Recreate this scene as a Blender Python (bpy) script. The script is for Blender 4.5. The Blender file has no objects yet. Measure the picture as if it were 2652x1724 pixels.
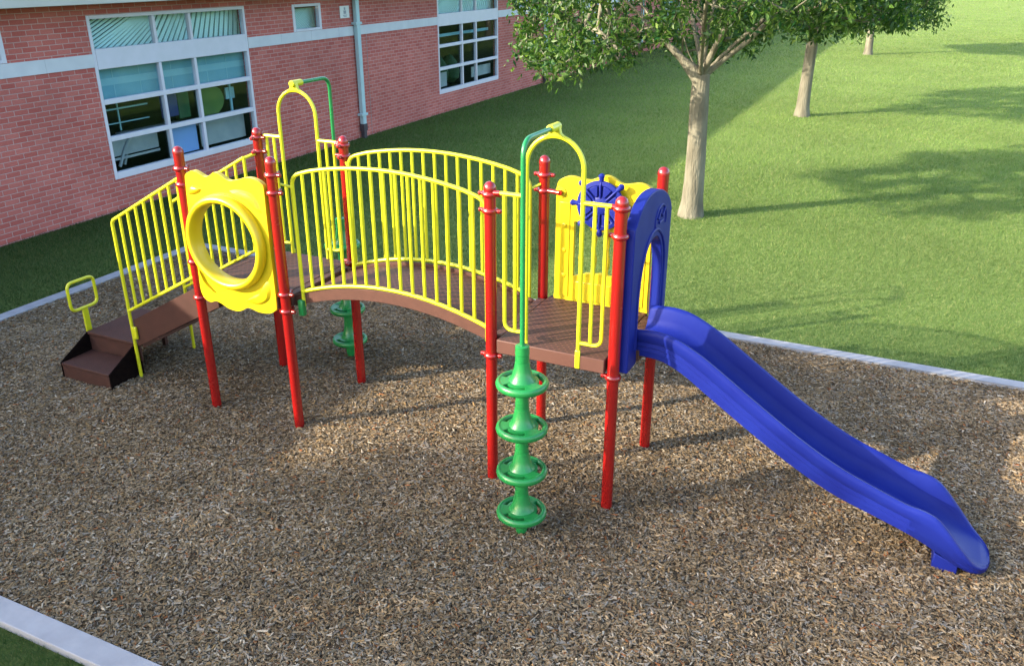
import bpy, bmesh, math, random
import numpy as np
from mathutils import Vector, Matrix
R = math.radians
random.seed(7); rng = np.random.default_rng(11)
sc = bpy.context.scene
COL = sc.collection
V = Vector

# ------------------------------------------------------------------ tagging
def tag(o, label=None, cat=None, group=None, kind=None):
    if label: o['label'] = label
    if cat: o['category'] = cat
    if group: o['group'] = group
    if kind: o['kind'] = kind
    return o
def empty(name, loc, label, cat, group=None, rz=0):
    o = bpy.data.objects.new(name, None); COL.objects.link(o)
    o.location = loc; o.rotation_euler = (0, 0, rz); o.empty_display_size = .2
    return tag(o, label, cat, group)
def parent(o, p):
    if p is not None:
        o.parent = p
        M = Matrix.LocRotScale(p.location, p.rotation_euler, p.scale) if p.type == 'EMPTY' else None
        if M is not None: o.matrix_parent_inverse = M.inverted()
    return o

# ------------------------------------------------------------------ materials
def nt(m):
    m.use_nodes = True; return m.node_tree.nodes, m.node_tree.links
def base_mat(name, col, rough=.5, spec=.5, metal=0, coat=0):
    m = bpy.data.materials.new(name); N, L = nt(m)
    b = N['Principled BSDF']
    b.inputs['Base Color'].default_value = (*col, 1); b.inputs['Roughness'].default_value = rough
    b.inputs['Specular IOR Level'].default_value = spec; b.inputs['Metallic'].default_value = metal
    b.inputs['Coat Weight'].default_value = coat
    return m, N, L, b
def noise_mat(name, c1, c2, scale=8, rough=.5, bump=0, bscale=60, spec=.4, coat=0, detail=4, rvar=0, coord='Object', stretch=None, bdist=.01):
    m, N, L, b = base_mat(name, c1, rough, spec, coat=coat)
    tc = N.new('ShaderNodeTexCoord'); src = tc.outputs[coord]
    if stretch:
        mp = N.new('ShaderNodeMapping'); mp.inputs['Scale'].default_value = stretch
        L.new(src, mp.inputs[0]); src = mp.outputs[0]
    n = N.new('ShaderNodeTexNoise'); n.inputs['Scale'].default_value = scale; n.inputs['Detail'].default_value = detail
    L.new(src, n.inputs['Vector'])
    mx = N.new('ShaderNodeMix'); mx.data_type = 'RGBA'
    mx.inputs['A'].default_value = (*c1, 1); mx.inputs['B'].default_value = (*c2, 1)
    cr = N.new('ShaderNodeMapRange'); cr.inputs[1].default_value = .32; cr.inputs[2].default_value = .68
    L.new(n.outputs['Fac'], cr.inputs[0]); L.new(cr.outputs[0], mx.inputs['Factor']); L.new(mx.outputs['Result'], b.inputs['Base Color'])
    if rvar:
        r = N.new('ShaderNodeMapRange'); r.inputs[3].default_value = rough - rvar; r.inputs[4].default_value = rough + rvar
        L.new(n.outputs['Fac'], r.inputs[0]); L.new(r.outputs[0], b.inputs['Roughness'])
    if bump:
        n2 = N.new('ShaderNodeTexNoise'); n2.inputs['Scale'].default_value = bscale; n2.inputs['Detail'].default_value = 3
        L.new(src, n2.inputs['Vector'])
        bp = N.new('ShaderNodeBump'); bp.inputs['Strength'].default_value = bump; bp.inputs['Distance'].default_value = bdist
        L.new(n2.outputs['Fac'], bp.inputs['Height']); L.new(bp.outputs[0], b.inputs['Normal'])
    return m

M_YEL = noise_mat('yellow_powder_coat', (.53, .52, .014), (.49, .48, .012), 3, .33, .02, 90, .5, .15, rvar=.05)
M_YPL = noise_mat('yellow_plastic', (.54, .405, .005), (.50, .365, .004), 4, .36, .05, 160, .5, .1, rvar=.05)
M_RED = noise_mat('red_powder_coat', (.245, .005, .004), (.21, .0045, .004), 5, .26, .02, 90, .6, .3, rvar=.05)
M_GRN = noise_mat('green_plastic', (.012, .195, .044), (.010, .165, .037), 6, .34, .04, 140, .5, .15, rvar=.05)
M_GMT = noise_mat('green_powder_coat', (.011, .185, .052), (.009, .155, .043), 6, .28, .02, 90, .5, .25, rvar=.04)
M_BLU = noise_mat('blue_plastic', (.009, .018, .175), (.007, .013, .148), 2.5, .45, .04, 150, .16, 0, rvar=.06)
M_BRN = noise_mat('brown_vinyl_coat', (.085, .034, .023), (.070, .028, .019), 9, .6, .25, 260, .3)
M_BRD = noise_mat('dark_brown_vinyl', (.062, .024, .017), (.050, .020, .014), 9, .65, .25, 260, .25)
M_BLK = noise_mat('shaded_cheek_black', (.006, .004, .004), (.009, .006, .005), 20, .95, .2, 120, .0)  # step cheeks coloured near black to carry their shade
M_STEEL = noise_mat('galvanised_bolt', (.4, .4, .42), (.3, .3, .32), 30, .35)

def deck_mat():
    m, N, L, b = base_mat('brown_slotted_deck', (.11, .05, .034), .55, .3)
    tc = N.new('ShaderNodeTexCoord')
    sx = N.new('ShaderNodeSeparateXYZ'); L.new(tc.outputs['Object'], sx.inputs[0])
    def math_(op, a, bb):
        n = N.new('ShaderNodeMath'); n.operation = op
        for i, v in enumerate((a, bb)):
            if v is None: continue
            if hasattr(v, 'links') or hasattr(v, 'is_output'): L.new(v, n.inputs[i])
            else: n.inputs[i].default_value = v
        return n.outputs[0]
    row = math_('MULTIPLY', sx.outputs['Y'], 26.)
    fr = math_('FRACT', row, None); d1 = math_('ABSOLUTE', math_('SUBTRACT', fr, .5), None)
    rw = math_('MULTIPLY', math_('FLOOR', row, None), .5)
    xx = math_('FRACT', math_('ADD', math_('MULTIPLY', sx.outputs['X'], 16.), rw), None)
    d2 = math_('ABSOLUTE', math_('SUBTRACT', xx, .5), None)
    slot = math_('MULTIPLY', math_('LESS_THAN', d1, .2), math_('LESS_THAN', d2, .36))
    # slots only on upward faces
    g = N.new('ShaderNodeNewGeometry'); sn = N.new('ShaderNodeSeparateXYZ'); L.new(g.outputs['Normal'], sn.inputs[0])
    up = math_('GREATER_THAN', math_('ABSOLUTE', sn.outputs['Z'], None), .8)
    slot = math_('MULTIPLY', slot, up)
    mx = N.new('ShaderNodeMix'); mx.data_type = 'RGBA'
    nz = N.new('ShaderNodeTexNoise'); nz.inputs['Scale'].default_value = 5; L.new(tc.outputs['Object'], nz.inputs['Vector'])
    ca = N.new('ShaderNodeMix'); ca.data_type = 'RGBA'; ca.inputs['A'].default_value = (.105, .045, .033, 1); ca.inputs['B'].default_value = (.080, .034, .025, 1)
    L.new(nz.outputs['Fac'], ca.inputs['Factor'])
    L.new(ca.outputs['Result'], mx.inputs['A']); mx.inputs['B'].default_value = (.03, .014, .012, 1)
    L.new(slot, mx.inputs['Factor']); L.new(mx.outputs['Result'], b.inputs['Base Color'])
    bp = N.new('ShaderNodeBump'); bp.inputs['Strength'].default_value = .6; bp.inputs['Distance'].default_value = .006; bp.invert = True
    L.new(slot, bp.inputs['Height']); L.new(bp.outputs[0], b.inputs['Normal'])
    return m
M_DECK = deck_mat()

# ------------------------------------------------------------------ mesh helpers
def link(name, me, mat, par=None, sharp=35, smooth=True):
    o = bpy.data.objects.new(name, me); COL.objects.link(o)
    if mat is not None:
        for mm in (mat if isinstance(mat, (list, tuple)) else [mat]): me.materials.append(mm)
    if smooth:
        me.shade_smooth()
        me.set_sharp_from_angle(angle=R(sharp))
    return parent(o, par)
class MB:
    def __init__(s): s.v = []; s.f = []; s.mi = []; s.uv = None
    def add(s, vs, fs, mi=0):
        k = len(s.v); s.v += [tuple(x) for x in vs]; s.f += [tuple(i + k for i in f) for f in fs]; s.mi += [mi] * len(fs); return s
    def box(s, a, b, mi=0, M=None):
        x0, y0, z0 = a; x1, y1, z1 = b
        vs = [(x0,y0,z0),(x1,y0,z0),(x1,y1,z0),(x0,y1,z0),(x0,y0,z1),(x1,y0,z1),(x1,y1,z1),(x0,y1,z1)]
        if M is not None: vs = [tuple(M @ V(q)) for q in vs]
        return s.add(vs, [(0,3,2,1),(4,5,6,7),(0,1,5,4),(1,2,6,5),(2,3,7,6),(3,0,4,7)], mi)
    def tube(s, pts, r, n=12, cap=True, closed=False, mi=0, flat=None):
        pts = [V(p) for p in pts]; m = len(pts); rs = r if isinstance(r, (list, tuple)) else [r] * m
        def tan(i):
            if closed: return (pts[(i+1) % m] - pts[(i-1) % m]).normalized()
            if i == 0: return (pts[1]-pts[0]).normalized()
            if i == m-1: return (pts[-1]-pts[-2]).normalized()
            return ((pts[i+1]-pts[i]).normalized() + (pts[i]-pts[i-1]).normalized()).normalized()
        t = tan(0); a = V((0,0,1)) if abs(t.z) < .9 else V((1,0,0)); u = t.cross(a).normalized()
        vs = []
        for i in range(m):
            t = tan(i); u = (u - t * u.dot(t)).normalized(); w = t.cross(u)
            for k in range(n):
                an = 2*math.pi*k/n
                vs.append(pts[i] + (u*math.cos(an) + w*math.sin(an)) * rs[i])
        fs = []
        for i in range(m if closed else m-1):
            j = (i+1) % m
            for k in range(n):
                l = (k+1) % n; fs.append((i*n+k, i*n+l, j*n+l, j*n+k))
        if cap and not closed:
            fs.append(tuple(range(n))[::-1]); fs.append(tuple((m-1)*n+k for k in range(n)))
        return s.add(vs, fs, mi)
    def lathe(s, prof, c=(0,0,0), n=24, mi=0, M=None):
        vs = []; fs = []; m = len(prof); c = V(c)
        for (r, z) in prof:
            for k in range(n):
                a = 2*math.pi*k/n; q = V((r*math.cos(a), r*math.sin(a), z))
                if M is not None: q = M @ q
                vs.append(q + c)
        for i in range(m-1):
            for k in range(n):
                l = (k+1) % n; fs.append((i*n+k, i*n+l, (i+1)*n+l, (i+1)*n+k))
        if prof[0][0] > 1e-6: fs.append(tuple(range(n))[::-1])
        if prof[-1][0] > 1e-6: fs.append(tuple((m-1)*n+k for k in range(n)))
        return s.add(vs, fs, mi)
    def loft(s, secs, closed=True, cap=True, mi=0):
        n = len(secs[0]); vs = [q for sec in secs for q in sec]; fs = []
        for i in range(len(secs)-1):
            for k in range(n if closed else n-1):
                l = (k+1) % n; fs.append((i*n+k, i*n+l, (i+1)*n+l, (i+1)*n+k))
        if cap: fs.append(tuple(range(n))[::-1]); fs.append(tuple((len(secs)-1)*n+k for k in range(n)))
        return s.add(vs, fs, mi)
    def mesh(s, name):
        me = bpy.data.meshes.new(name); me.from_pydata(s.v, [], s.f)
        bm = bmesh.new(); bm.from_mesh(me)
        bmesh.ops.remove_doubles(bm, verts=bm.verts, dist=1e-5)
        bmesh.ops.recalc_face_normals(bm, faces=bm.faces)
        bm.to_mesh(me); bm.free(); return me
    def obj(s, name, mat, par=None, sharp=35, smooth=True, bevel=0, seg=2, label=None):
        me = s.mesh(name)
        o = link(name, me, mat, par, sharp, smooth)
        if bevel:
            md = o.modifiers.new('bevel', 'BEVEL'); md.width = bevel; md.segments = seg; md.limit_method = 'ANGLE'; md.angle_limit = R(35)
            md.harden_normals = False
        if label: o['label'] = label
        return o
def fillet(pts, rad, n=6):
    """polyline with rounded corners"""
    pts = [V(p) for p in pts]; out = [pts[0]]
    for i in range(1, len(pts)-1):
        a, b, c = pts[i-1], pts[i], pts[i+1]
        r = rad if not isinstance(rad, (list, tuple)) else rad[i-1]
        if r <= 0: out.append(b); continue
        d1 = (a-b).normalized(); d2 = (c-b).normalized()
        p1 = b + d1*r; p2 = b + d2*r
        for k in range(n+1):
            t = k/n; out.append(p1*(1-t)**2 + b*2*t*(1-t) + p2*t*t)
    out.append(pts[-1]); return out
def sample(P, x):
    xs = [p[0] for p in P]; ys = [p[1] for p in P]
    return float(np.interp(x, xs, ys))
def smooth_sample(P, n):
    """Catmull-Rom through 2D points"""
    P = [V((p[0], p[1])) for p in P]; out = []
    for i in range(len(P)-1):
        p0 = P[max(i-1,0)]; p1 = P[i]; p2 = P[i+1]; p3 = P[min(i+2, len(P)-1)]
        for k in range(n):
            t = k/n
            out.append(.5*((2*p1) + (p2-p0)*t + (2*p0-5*p1+4*p2-p3)*t*t + (3*p1-p0-3*p2+p3)*t**3))
    out.append(P[-1]); return [(q.x, q.y) for q in out]
def plate(name, outline, holes, to3, thick, mat, par, bevel=.012, seg=3, label=None, sharp=40):
    """flat panel: 2D outline (a,b) with holes, extruded by `thick`; to3(a,b,t)->xyz"""
    bm = bmesh.new(); edges = []
    for loop in [outline] + holes:
        vs = [bm.verts.new((a, b, 0)) for a, b in loop]
        for i in range(len(vs)): edges.append(bm.edges.new((vs[i], vs[(i+1) % len(vs)])))
    bmesh.ops.triangle_fill(bm, use_beauty=True, use_dissolve=False, edges=edges)
    bmesh.ops.dissolve_limit(bm, angle_limit=.01, verts=bm.verts, edges=[e for e in bm.edges if not e.is_boundary]) if not holes else None
    r = bmesh.ops.extrude_face_region(bm, geom=list(bm.faces))
    for v in r['geom']:
        if isinstance(v, bmesh.types.BMVert): v.co.z = 1
    for v in bm.verts: v.co = V(to3(v.co.x, v.co.y, v.co.z*thick))
    bmesh.ops.recalc_face_normals(bm, faces=bm.faces)
    me = bpy.data.meshes.new(name); bm.to_mesh(me); bm.free()
    o = link(name, me, mat, par, sharp)
    if bevel:
        md = o.modifiers.new('bevel', 'BEVEL'); md.width = bevel; md.segments = seg; md.limit_method = 'ANGLE'; md.angle_limit = R(50)
    if label: o['label'] = label
    return o
def circ(cx, cy, r, n=48, r2=None, a0=0):
    return [(cx + r*math.cos(a0+2*math.pi*k/n), cy + (r2 or r)*math.sin(a0+2*math.pi*k/n)) for k in range(n)]

# ================================================================== SETTING
CURB = dict(x0=-5.88, x1=9.8, y0=-3.36, y1=4.5, w=.2, h=.05)
def grass_ground():
    m, N, L, b = base_mat('lawn', (.08, .13, .03), .95, .05)
    tc = N.new('ShaderNodeTexCoord'); P = tc.outputs['Object']
    def nz(s, d=4):
        n = N.new('ShaderNodeTexNoise'); n.inputs['Scale'].default_value = s; n.inputs['Detail'].default_value = d; L.new(P, n.inputs['Vector']); return n.outputs['Fac']
    def mr(x, a, c, lo=0, hi=1):
        r = N.new('ShaderNodeMapRange'); r.inputs[1].default_value = a; r.inputs[2].default_value = c; r.inputs[3].default_value = lo; r.inputs[4].default_value = hi; L.new(x, r.inputs[0]); return r.outputs[0]
    def mix(f, A, B):
        x = N.new('ShaderNodeMix'); x.data_type = 'RGBA'; L.new(f, x.inputs['Factor'])
        for k, q in (('A', A), ('B', B)):
            if isinstance(q, tuple): x.inputs[k].default_value = (*q, 1)
            else: L.new(q, x.inputs[k])
        return x.outputs['Result']
    c = mix(mr(nz(.5), .3, .7), (.175, .235, .072), (.145, .21, .058))
    c = mix(mr(nz(14, 6), .35, .75), c, (.12, .175, .045))
    c = mix(mr(nz(45, 3), .5, .8), c, (.26, .29, .09))
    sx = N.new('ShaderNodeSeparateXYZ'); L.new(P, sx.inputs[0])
    shade_x = mr(sx.outputs['X'], -9., -1.5, .42, 1.); shade_y = mr(sx.outputs['Y'], -3.4, -3.2, .42, 1.)  # shade put into the lawn colour towards the wall and front edge
    mm = N.new('ShaderNodeMath'); mm.operation = 'MINIMUM'; L.new(shade_x, mm.inputs[0]); L.new(shade_y, mm.inputs[1])
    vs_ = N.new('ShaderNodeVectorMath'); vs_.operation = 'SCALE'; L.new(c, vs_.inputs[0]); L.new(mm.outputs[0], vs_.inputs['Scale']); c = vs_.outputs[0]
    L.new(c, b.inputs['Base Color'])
    bp = N.new('ShaderNodeBump'); bp.inputs['Strength'].default_value = .6; bp.inputs['Distance'].default_value = .03
    L.new(nz(30, 6), bp.inputs['Height']); L.new(bp.outputs[0], b.inputs['Normal'])
    return m
c = CURB; q_ = c['w']*.5
hx0, hx1, hy0, hy1 = c['x0']-q_, c['x1']+q_, c['y0']-q_, c['y1']+q_
g = MB(); g.add([(-160,-120,-.02),(220,-120,-.02),(220,420,-.02),(-160,420,-.02),(hx0,hy0,-.02),(hx1,hy0,-.02),(hx1,hy1,-.02),(hx0,hy1,-.02)], [(0,1,5,4),(1,2,6,5),(2,3,7,6),(3,0,4,7)])
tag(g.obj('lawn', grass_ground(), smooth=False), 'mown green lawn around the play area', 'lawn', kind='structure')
c = CURB
def mulch_h(x, y):
    h = .012*np.sin(x*2.1+1.3*np.sin(y*1.7)) + .010*np.sin(y*3.3+x*1.2) + .006*np.sin(x*6.1+2*np.sin(y*5.))
    for (hx, hy, rr, dd) in ((7.25,.62,.45,-.038),(3.05,-.67,.42,-.028),(-.63,1.9,.4,-.028),(-3.1,-.6,.5,-.025),(7.95,.62,.35,.025)):
        h = h + dd*np.exp(-((x-hx)**2+(y-hy)**2)/rr**2)
    ed = np.minimum(np.minimum(x-c['x0'], c['x1']-x), np.minimum(y-c['y0'], c['y1']-y))
    return h*np.clip(ed/.25, 0, 1)
g = MB(); nx, ny = 150, 76
gx_ = np.linspace(c['x0'], c['x1'], nx); gy_ = np.linspace(c['y0'], c['y1'], ny); GX, GY = np.meshgrid(gx_, gy_); GZ = mulch_h(GX, GY)
g.add([(float(GX[j,i]), float(GY[j,i]), float(GZ[j,i])) for j in range(ny) for i in range(nx)], [(j*nx+i, j*nx+i+1, (j+1)*nx+i+1, (j+1)*nx+i) for j in range(ny-1) for i in range(nx-1)])
tag(g.obj('mulch_bed', noise_mat('mulch_base', (.15, .112, .072), (.09, .066, .043), 40, .95, .8, 90, .1, bdist=.03), smooth=True, sharp=80), 'brown wood mulch surface under the playground', 'mulch', kind='structure')
m_curb = noise_mat('curb_concrete', (.25, .25, .27), (.31, .31, .33), 5, .85, .25, 220, .2, detail=8)
g = MB(); w = c['w']
g.box((c['x0']-w, c['y0']-w, -.1), (c['x1']+w, c['y0'], c['h']))
g.box((c['x0']-w, c['y1'], -.1), (c['x1']+w, c['y1']+w, c['h']))
g.box((c['x0']-w, c['y0'], -.1), (c['x0'], c['y1'], c['h']))
g.box((c['x1'], c['y0'], -.1), (c['x1']+w, c['y1'], c['h']))
tag(g.obj('curb', m_curb, smooth=False, bevel=.008), 'pale concrete edging around the mulch bed', 'curb', kind='structure')

# ---- wood chips
def mesh_np(name, verts, faces_flat, nper, cols=None, smooth=False):
    me = bpy.data.meshes.new(name); nv = len(verts); nf = len(faces_flat)//nper
    me.vertices.add(nv); me.vertices.foreach_set('co', verts.astype(np.float32).ravel())
    me.loops.add(len(faces_flat)); me.loops.foreach_set('vertex_index', faces_flat.astype(np.int32))
    me.polygons.add(nf); me.polygons.foreach_set('loop_start', (np.arange(nf)*nper).astype(np.int32))
    me.polygons.foreach_set('loop_total', np.full(nf, nper, dtype=np.int32))
    me.update(calc_edges=True)
    if cols is not None:
        at = me.color_attributes.new('Col', 'FLOAT_COLOR', 'POINT'); at.data.foreach_set('color', cols.astype(np.float32).ravel())
    return me
def attr_mat(name, rough=.8, trans=0, spec=.2, gain=None):
    m, N, L, b = base_mat(name, (.2,.2,.2), rough, spec)
    a = N.new('ShaderNodeAttribute'); a.attribute_name = 'Col'
    L.new(a.outputs['Color'], b.inputs['Base Color'])
    if trans:
        t = N.new('ShaderNodeBsdfTranslucent'); mx = N.new('ShaderNodeMixShader'); mx.inputs[0].default_value = trans
        g_ = N.new('ShaderNodeMix'); g_.data_type = 'RGBA'; g_.blend_type = 'MULTIPLY'; g_.inputs['Factor'].default_value = 1
        g_.inputs['B'].default_value = (1.3, 1.5, .55, 1); L.new(a.outputs['Color'], g_.inputs['A']); L.new(g_.outputs['Result'], t.inputs['Color'])
        L.new(b.outputs[0], mx.inputs[1]); L.new(t.outputs[0], mx.inputs[2]); L.new(mx.outputs[0], N['Material Output'].inputs['Surface'])
    return m
def chips(n):
    x = rng.uniform(c['x0']+.01, 9.0, n); y = rng.uniform(c['y0']+.01, c['y1']-.01, n)
    ln = np.clip(rng.lognormal(math.log(.030), .42, n), .012, .10); wd = np.clip(ln*rng.uniform(.18, .65, n), .006, .019)
    near = np.clip(1 - 0.0*x, 0, 1)
    yaw = rng.uniform(0, 2*math.pi, n); pit = rng.normal(0, .15, n); rol = rng.normal(0, .33, n)
    hum = .010*np.sin(x*2.1+1.3*np.sin(y*1.7)) + .008*np.sin(y*3.3+x)
    z = .012 + rng.uniform(0, .024, n) + mulch_h(x, y)
    cy, sy = np.cos(yaw), np.sin(yaw); cp, sp = np.cos(pit), np.sin(pit); cr_, sr = np.cos(rol), np.sin(rol)
    ax = np.stack([cy*cp, sy*cp, sp], 1)                                   # long axis
    side0 = np.stack([-sy, cy, np.zeros(n)], 1); up0 = np.cross(ax, side0)
    side = side0*cr_[:,None] + up0*sr[:,None]; up = np.cross(ax, side)
    C = np.stack([x, y, z], 1); h = (wd*rng.uniform(.12, .4, n))[:,None]
    l = (ln/2)[:,None]; w_ = (wd/2)[:,None]; tap = rng.uniform(.35, 1., n)[:,None]; sk = (rng.uniform(-.4,.4,n)*wd)[:,None]
    q = [C-ax*l-side*w_*tap, C+ax*l-side*w_*.8+side*sk, C+ax*l*.85+up*h+side*sk, C-ax*l*.8+up*h, C-ax*l+side*w_*tap*.9, C+ax*l*.95+side*w_]
    verts = np.stack(q, 1).reshape(-1, 3)
    b = (np.arange(n)*6)[:,None]
    f = np.concatenate([b+0, b+1, b+2, b+3, b+3, b+2, b+5, b+4], 1).ravel()
    pal = np.array([(.180,.130,.078),(.150,.104,.058),(.225,.170,.108),(.185,.155,.122),(.112,.076,.044),(.072,.049,.031),(.300,.250,.185),(.205,.130,.060),(.190,.076,.032),(.195,.142,.084)])
    pr = np.array([.19,.16,.13,.13,.11,.08,.06,.06,.02,.06]); pr = pr/pr.sum()
    col = pal[rng.choice(len(pal), n, p=pr)] * rng.uniform(.82, 1.2, n)[:,None]
    patch = 1 + .10*np.sin(x*1.3+2*np.sin(y*.9)) * np.cos(y*1.6)
    gx, gy = x*3.1, y*3.1
    for fq, am in ((1., .10), (2.3, .09), (5.1, .08)):
        patch = patch + am*np.sin(gx*fq+1.9*np.sin(gy*fq*.8+fq))*np.cos(gy*fq*1.1+1.6*np.sin(gx*fq*.7))
    col = col*patch[:,None]*1.1
    col = np.concatenate([col, np.ones((n,1))], 1); col = np.repeat(col, 6, 0)
    me = mesh_np('wood_chips', verts, f, 4, col)
    return tag(link('wood_chips', me, attr_mat('wood_chip', 1.0, 0, .0), smooth=False), 'loose brown and grey wood chips covering the play bed', 'wood chips', kind='stuff')
chips(620000)

# ---- grass blades (density falls with distance from the camera)
def grass(n_try=2300000):
    CAM = np.array([5.793, -6.619, 4.822])
    n0 = 1850000
    t = rng.uniform(0, 1, n0); f0, f1 = 6., 140.                      # forward distance, density ~ 1/d^2.4
    fwd = (f0**-.4 + t*(f1**-.4 - f0**-.4))**(-1/.4)
    lat = fwd*rng.uniform(-.80, .80, n0) + rng.uniform(-1.2, 1.2, n0)
    yw_ = R(-25.36); x = CAM[0] + fwd*math.sin(yw_) + lat*math.cos(yw_); y = CAM[1] + fwd*math.cos(yw_) - lat*math.sin(yw_)
    xa = rng.uniform(-1.5, 2.6, 40000); ya = rng.uniform(-4.8, -3.55, 40000)
    x = np.concatenate([x, xa]); y = np.concatenate([y, ya])
    e = .005
    ok = ~((x > c['x0']-w-e) & (x < c['x1']+w+e) & (y > c['y0']-w-e) & (y < c['y1']+w+e))
    # only what the lens could see, with a margin for side-steps
    yaw = R(-25.36); d = np.stack([x-CAM[0], y-CAM[1]], 1); fw = d[:,0]*math.sin(yaw)+d[:,1]*math.cos(yaw); rt = d[:,0]*math.cos(yaw)-d[:,1]*math.sin(yaw)
    ok &= (fw > 0) & (np.abs(rt) < fw*.80+1.2)
    ok &= (x > -9.30 - (y-3)*.0113 + .02)
    x = x[ok]; y = y[ok]; fw = fw[ok]; n = len(x)
    dist = np.sqrt(fw**2+23)
    ht = rng.uniform(.028, .062, n)*np.clip(dist/14, .9, 1.5); wd = .0045*np.clip(dist/9, .9, 14)
    yw = rng.uniform(0, 2*math.pi, n); lean = rng.uniform(.2, 1.15, n)*ht; la = rng.uniform(0, 2*math.pi, n)
    s = np.stack([np.cos(yw), np.sin(yw), np.zeros(n)], 1)*(wd/2)[:,None]
    B = np.stack([x, y, np.full(n, -.022)], 1); T = B + np.stack([np.cos(la)*lean, np.sin(la)*lean, ht], 1)
    verts = np.stack([B-s, B+s, T], 1).reshape(-1, 3); f = np.arange(3*n)
    c1 = np.array([.132,.208,.056]); c2 = np.array([.068,.128,.030]); c3 = np.array([.24,.25,.10])
    t = rng.uniform(0,1,n)[:,None]; col = c1*t + c2*(1-t)
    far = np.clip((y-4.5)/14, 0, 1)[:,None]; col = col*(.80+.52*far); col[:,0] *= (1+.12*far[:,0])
    painted_shade = np.clip((-1.5-x)/7.5, 0, 1)*np.clip((40-y)/25, 0, 1); painted_shade = np.maximum(painted_shade, (y < -3.3)*1.)[:,None]; col = col*(1-.50*painted_shade); col[:,0] *= 1-.28*painted_shade[:,0]; col[:,2] *= 1-.2*painted_shade[:,0]  # blades darkened to carry shade near the wall and front edge
    dry = rng.uniform(0,1,n) < .10; col[dry] = c3*(1-.5*painted_shade[dry])
    pt = .5+.5*np.sin(x*.9+1.7*np.sin(y*.55))*np.cos(y*.8-x*.3)
    col *= (.86+.28*pt)[:,None]
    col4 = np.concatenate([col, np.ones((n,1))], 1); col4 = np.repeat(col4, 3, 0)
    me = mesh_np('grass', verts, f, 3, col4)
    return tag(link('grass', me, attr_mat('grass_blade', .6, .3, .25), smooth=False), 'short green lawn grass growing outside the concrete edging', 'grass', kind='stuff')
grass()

# ================================================================== BUILDING
TH = math.atan2(.99993607, -.01130702)            # wall direction angle
O3 = V((-9.29, 3.05, 0)); DS = V((math.cos(TH), math.sin(TH), 0)); DN = V((math.sin(TH), -math.cos(TH), 0))   # DN points to the playground
def Wp(s, z, o=0): return O3 + DS*s + DN*o + V((0,0,z))
BLD = empty('school_building', O3, 'long red brick school building with white framed windows, left of the lawn', 'building')
class WB(MB):
    def wbox(s, s0, s1, z0, z1, o0, o1, mi=0):
        q = [Wp(a, z, o) for z in (z0, z1) for (a, o) in ((s0,o0),(s1,o0),(s1,o1),(s0,o1))]
        return s.add(q, [(0,3,2,1),(4,5,6,7),(0,1,5,4),(1,2,6,5),(2,3,7,6),(3,0,4,7)], mi)
def brick_mat():
    m, N, L, b = base_mat('red_brick', (.3,.1,.08), .85, .15)
    uv = N.new('ShaderNodeUVMap'); uv.uv_map = 'UVMap'
    br = N.new('ShaderNodeTexBrick'); br.offset = .5
    br.inputs['Scale'].default_value = 1; br.inputs['Brick Width'].default_value = .29; br.inputs['Row Height'].default_value = .097
    br.inputs['Mortar Size'].default_value = .008; br.inputs['Mortar Smooth'].default_value = .2; br.inputs['Bias'].default_value = .0
    br.inputs['Color1'].default_value = (.385,.096,.080,1); br.inputs['Color2'].default_value = (.465,.145,.122,1); br.inputs['Mortar'].default_value = (.45,.285,.265,1)
    L.new(uv.outputs[0], br.inputs['Vector'])
    n = N.new('ShaderNodeTexNoise'); n.inputs['Scale'].default_value = .7; n.inputs['Detail'].default_value = 5; L.new(uv.outputs[0], n.inputs['Vector'])
    n3 = N.new('ShaderNodeTexNoise'); n3.inputs['Scale'].default_value = 40; L.new(uv.outputs[0], n3.inputs['Vector'])
    mr = N.new('ShaderNodeMapRange'); mr.inputs[1].default_value=.3; mr.inputs[2].default_value=.7; mr.inputs[3].default_value=.86; mr.inputs[4].default_value=1.14; L.new(n.outputs['Fac'], mr.inputs[0])
    mr2 = N.new('ShaderNodeMapRange'); mr2.inputs[3].default_value=.8; mr2.inputs[4].default_value=1.2; L.new(n3.outputs['Fac'], mr2.inputs[0])
    mm = N.new('ShaderNodeMath'); mm.operation='MULTIPLY'; L.new(mr.outputs[0], mm.inputs[0]); L.new(mr2.outputs[0], mm.inputs[1])
    vm = N.new('ShaderNodeVectorMath'); vm.operation='SCALE'; L.new(br.outputs['Color'], vm.inputs[0]); L.new(mm.outputs[0], vm.inputs['Scale'])
    L.new(vm.outputs[0], b.inputs['Base Color'])
    bp = N.new('ShaderNodeBump'); bp.inputs['Strength'].default_value=.7; bp.inputs['Distance'].default_value=.008; bp.invert=True
    L.new(br.outputs['Fac'], bp.inputs['Height']); L.new(bp.outputs[0], b.inputs['Normal'])
    return m
M_BRICK = brick_mat()
S0, S1, ZT = -13.3, 75., 4.12
BIG = [(2.80, 7.34, 4.50, 5.54), (16.72, 21.40, 18.49, 19.58), (30.64, 35.25, 32.4, 33.5), (44.5, 49.1, 46.2, 47.3)]
SMALL = [(9.14, 10.35), (-.25, .95), (23.05, 24.3), (37., 38.2), (-4.8, -3.6)]
openings = [(a+.01, b-.01, .65, 3.86) for a, b, _, _ in BIG] + [(a+.01, b-.01, 3.17, 3.82) for a, b in SMALL]
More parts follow.
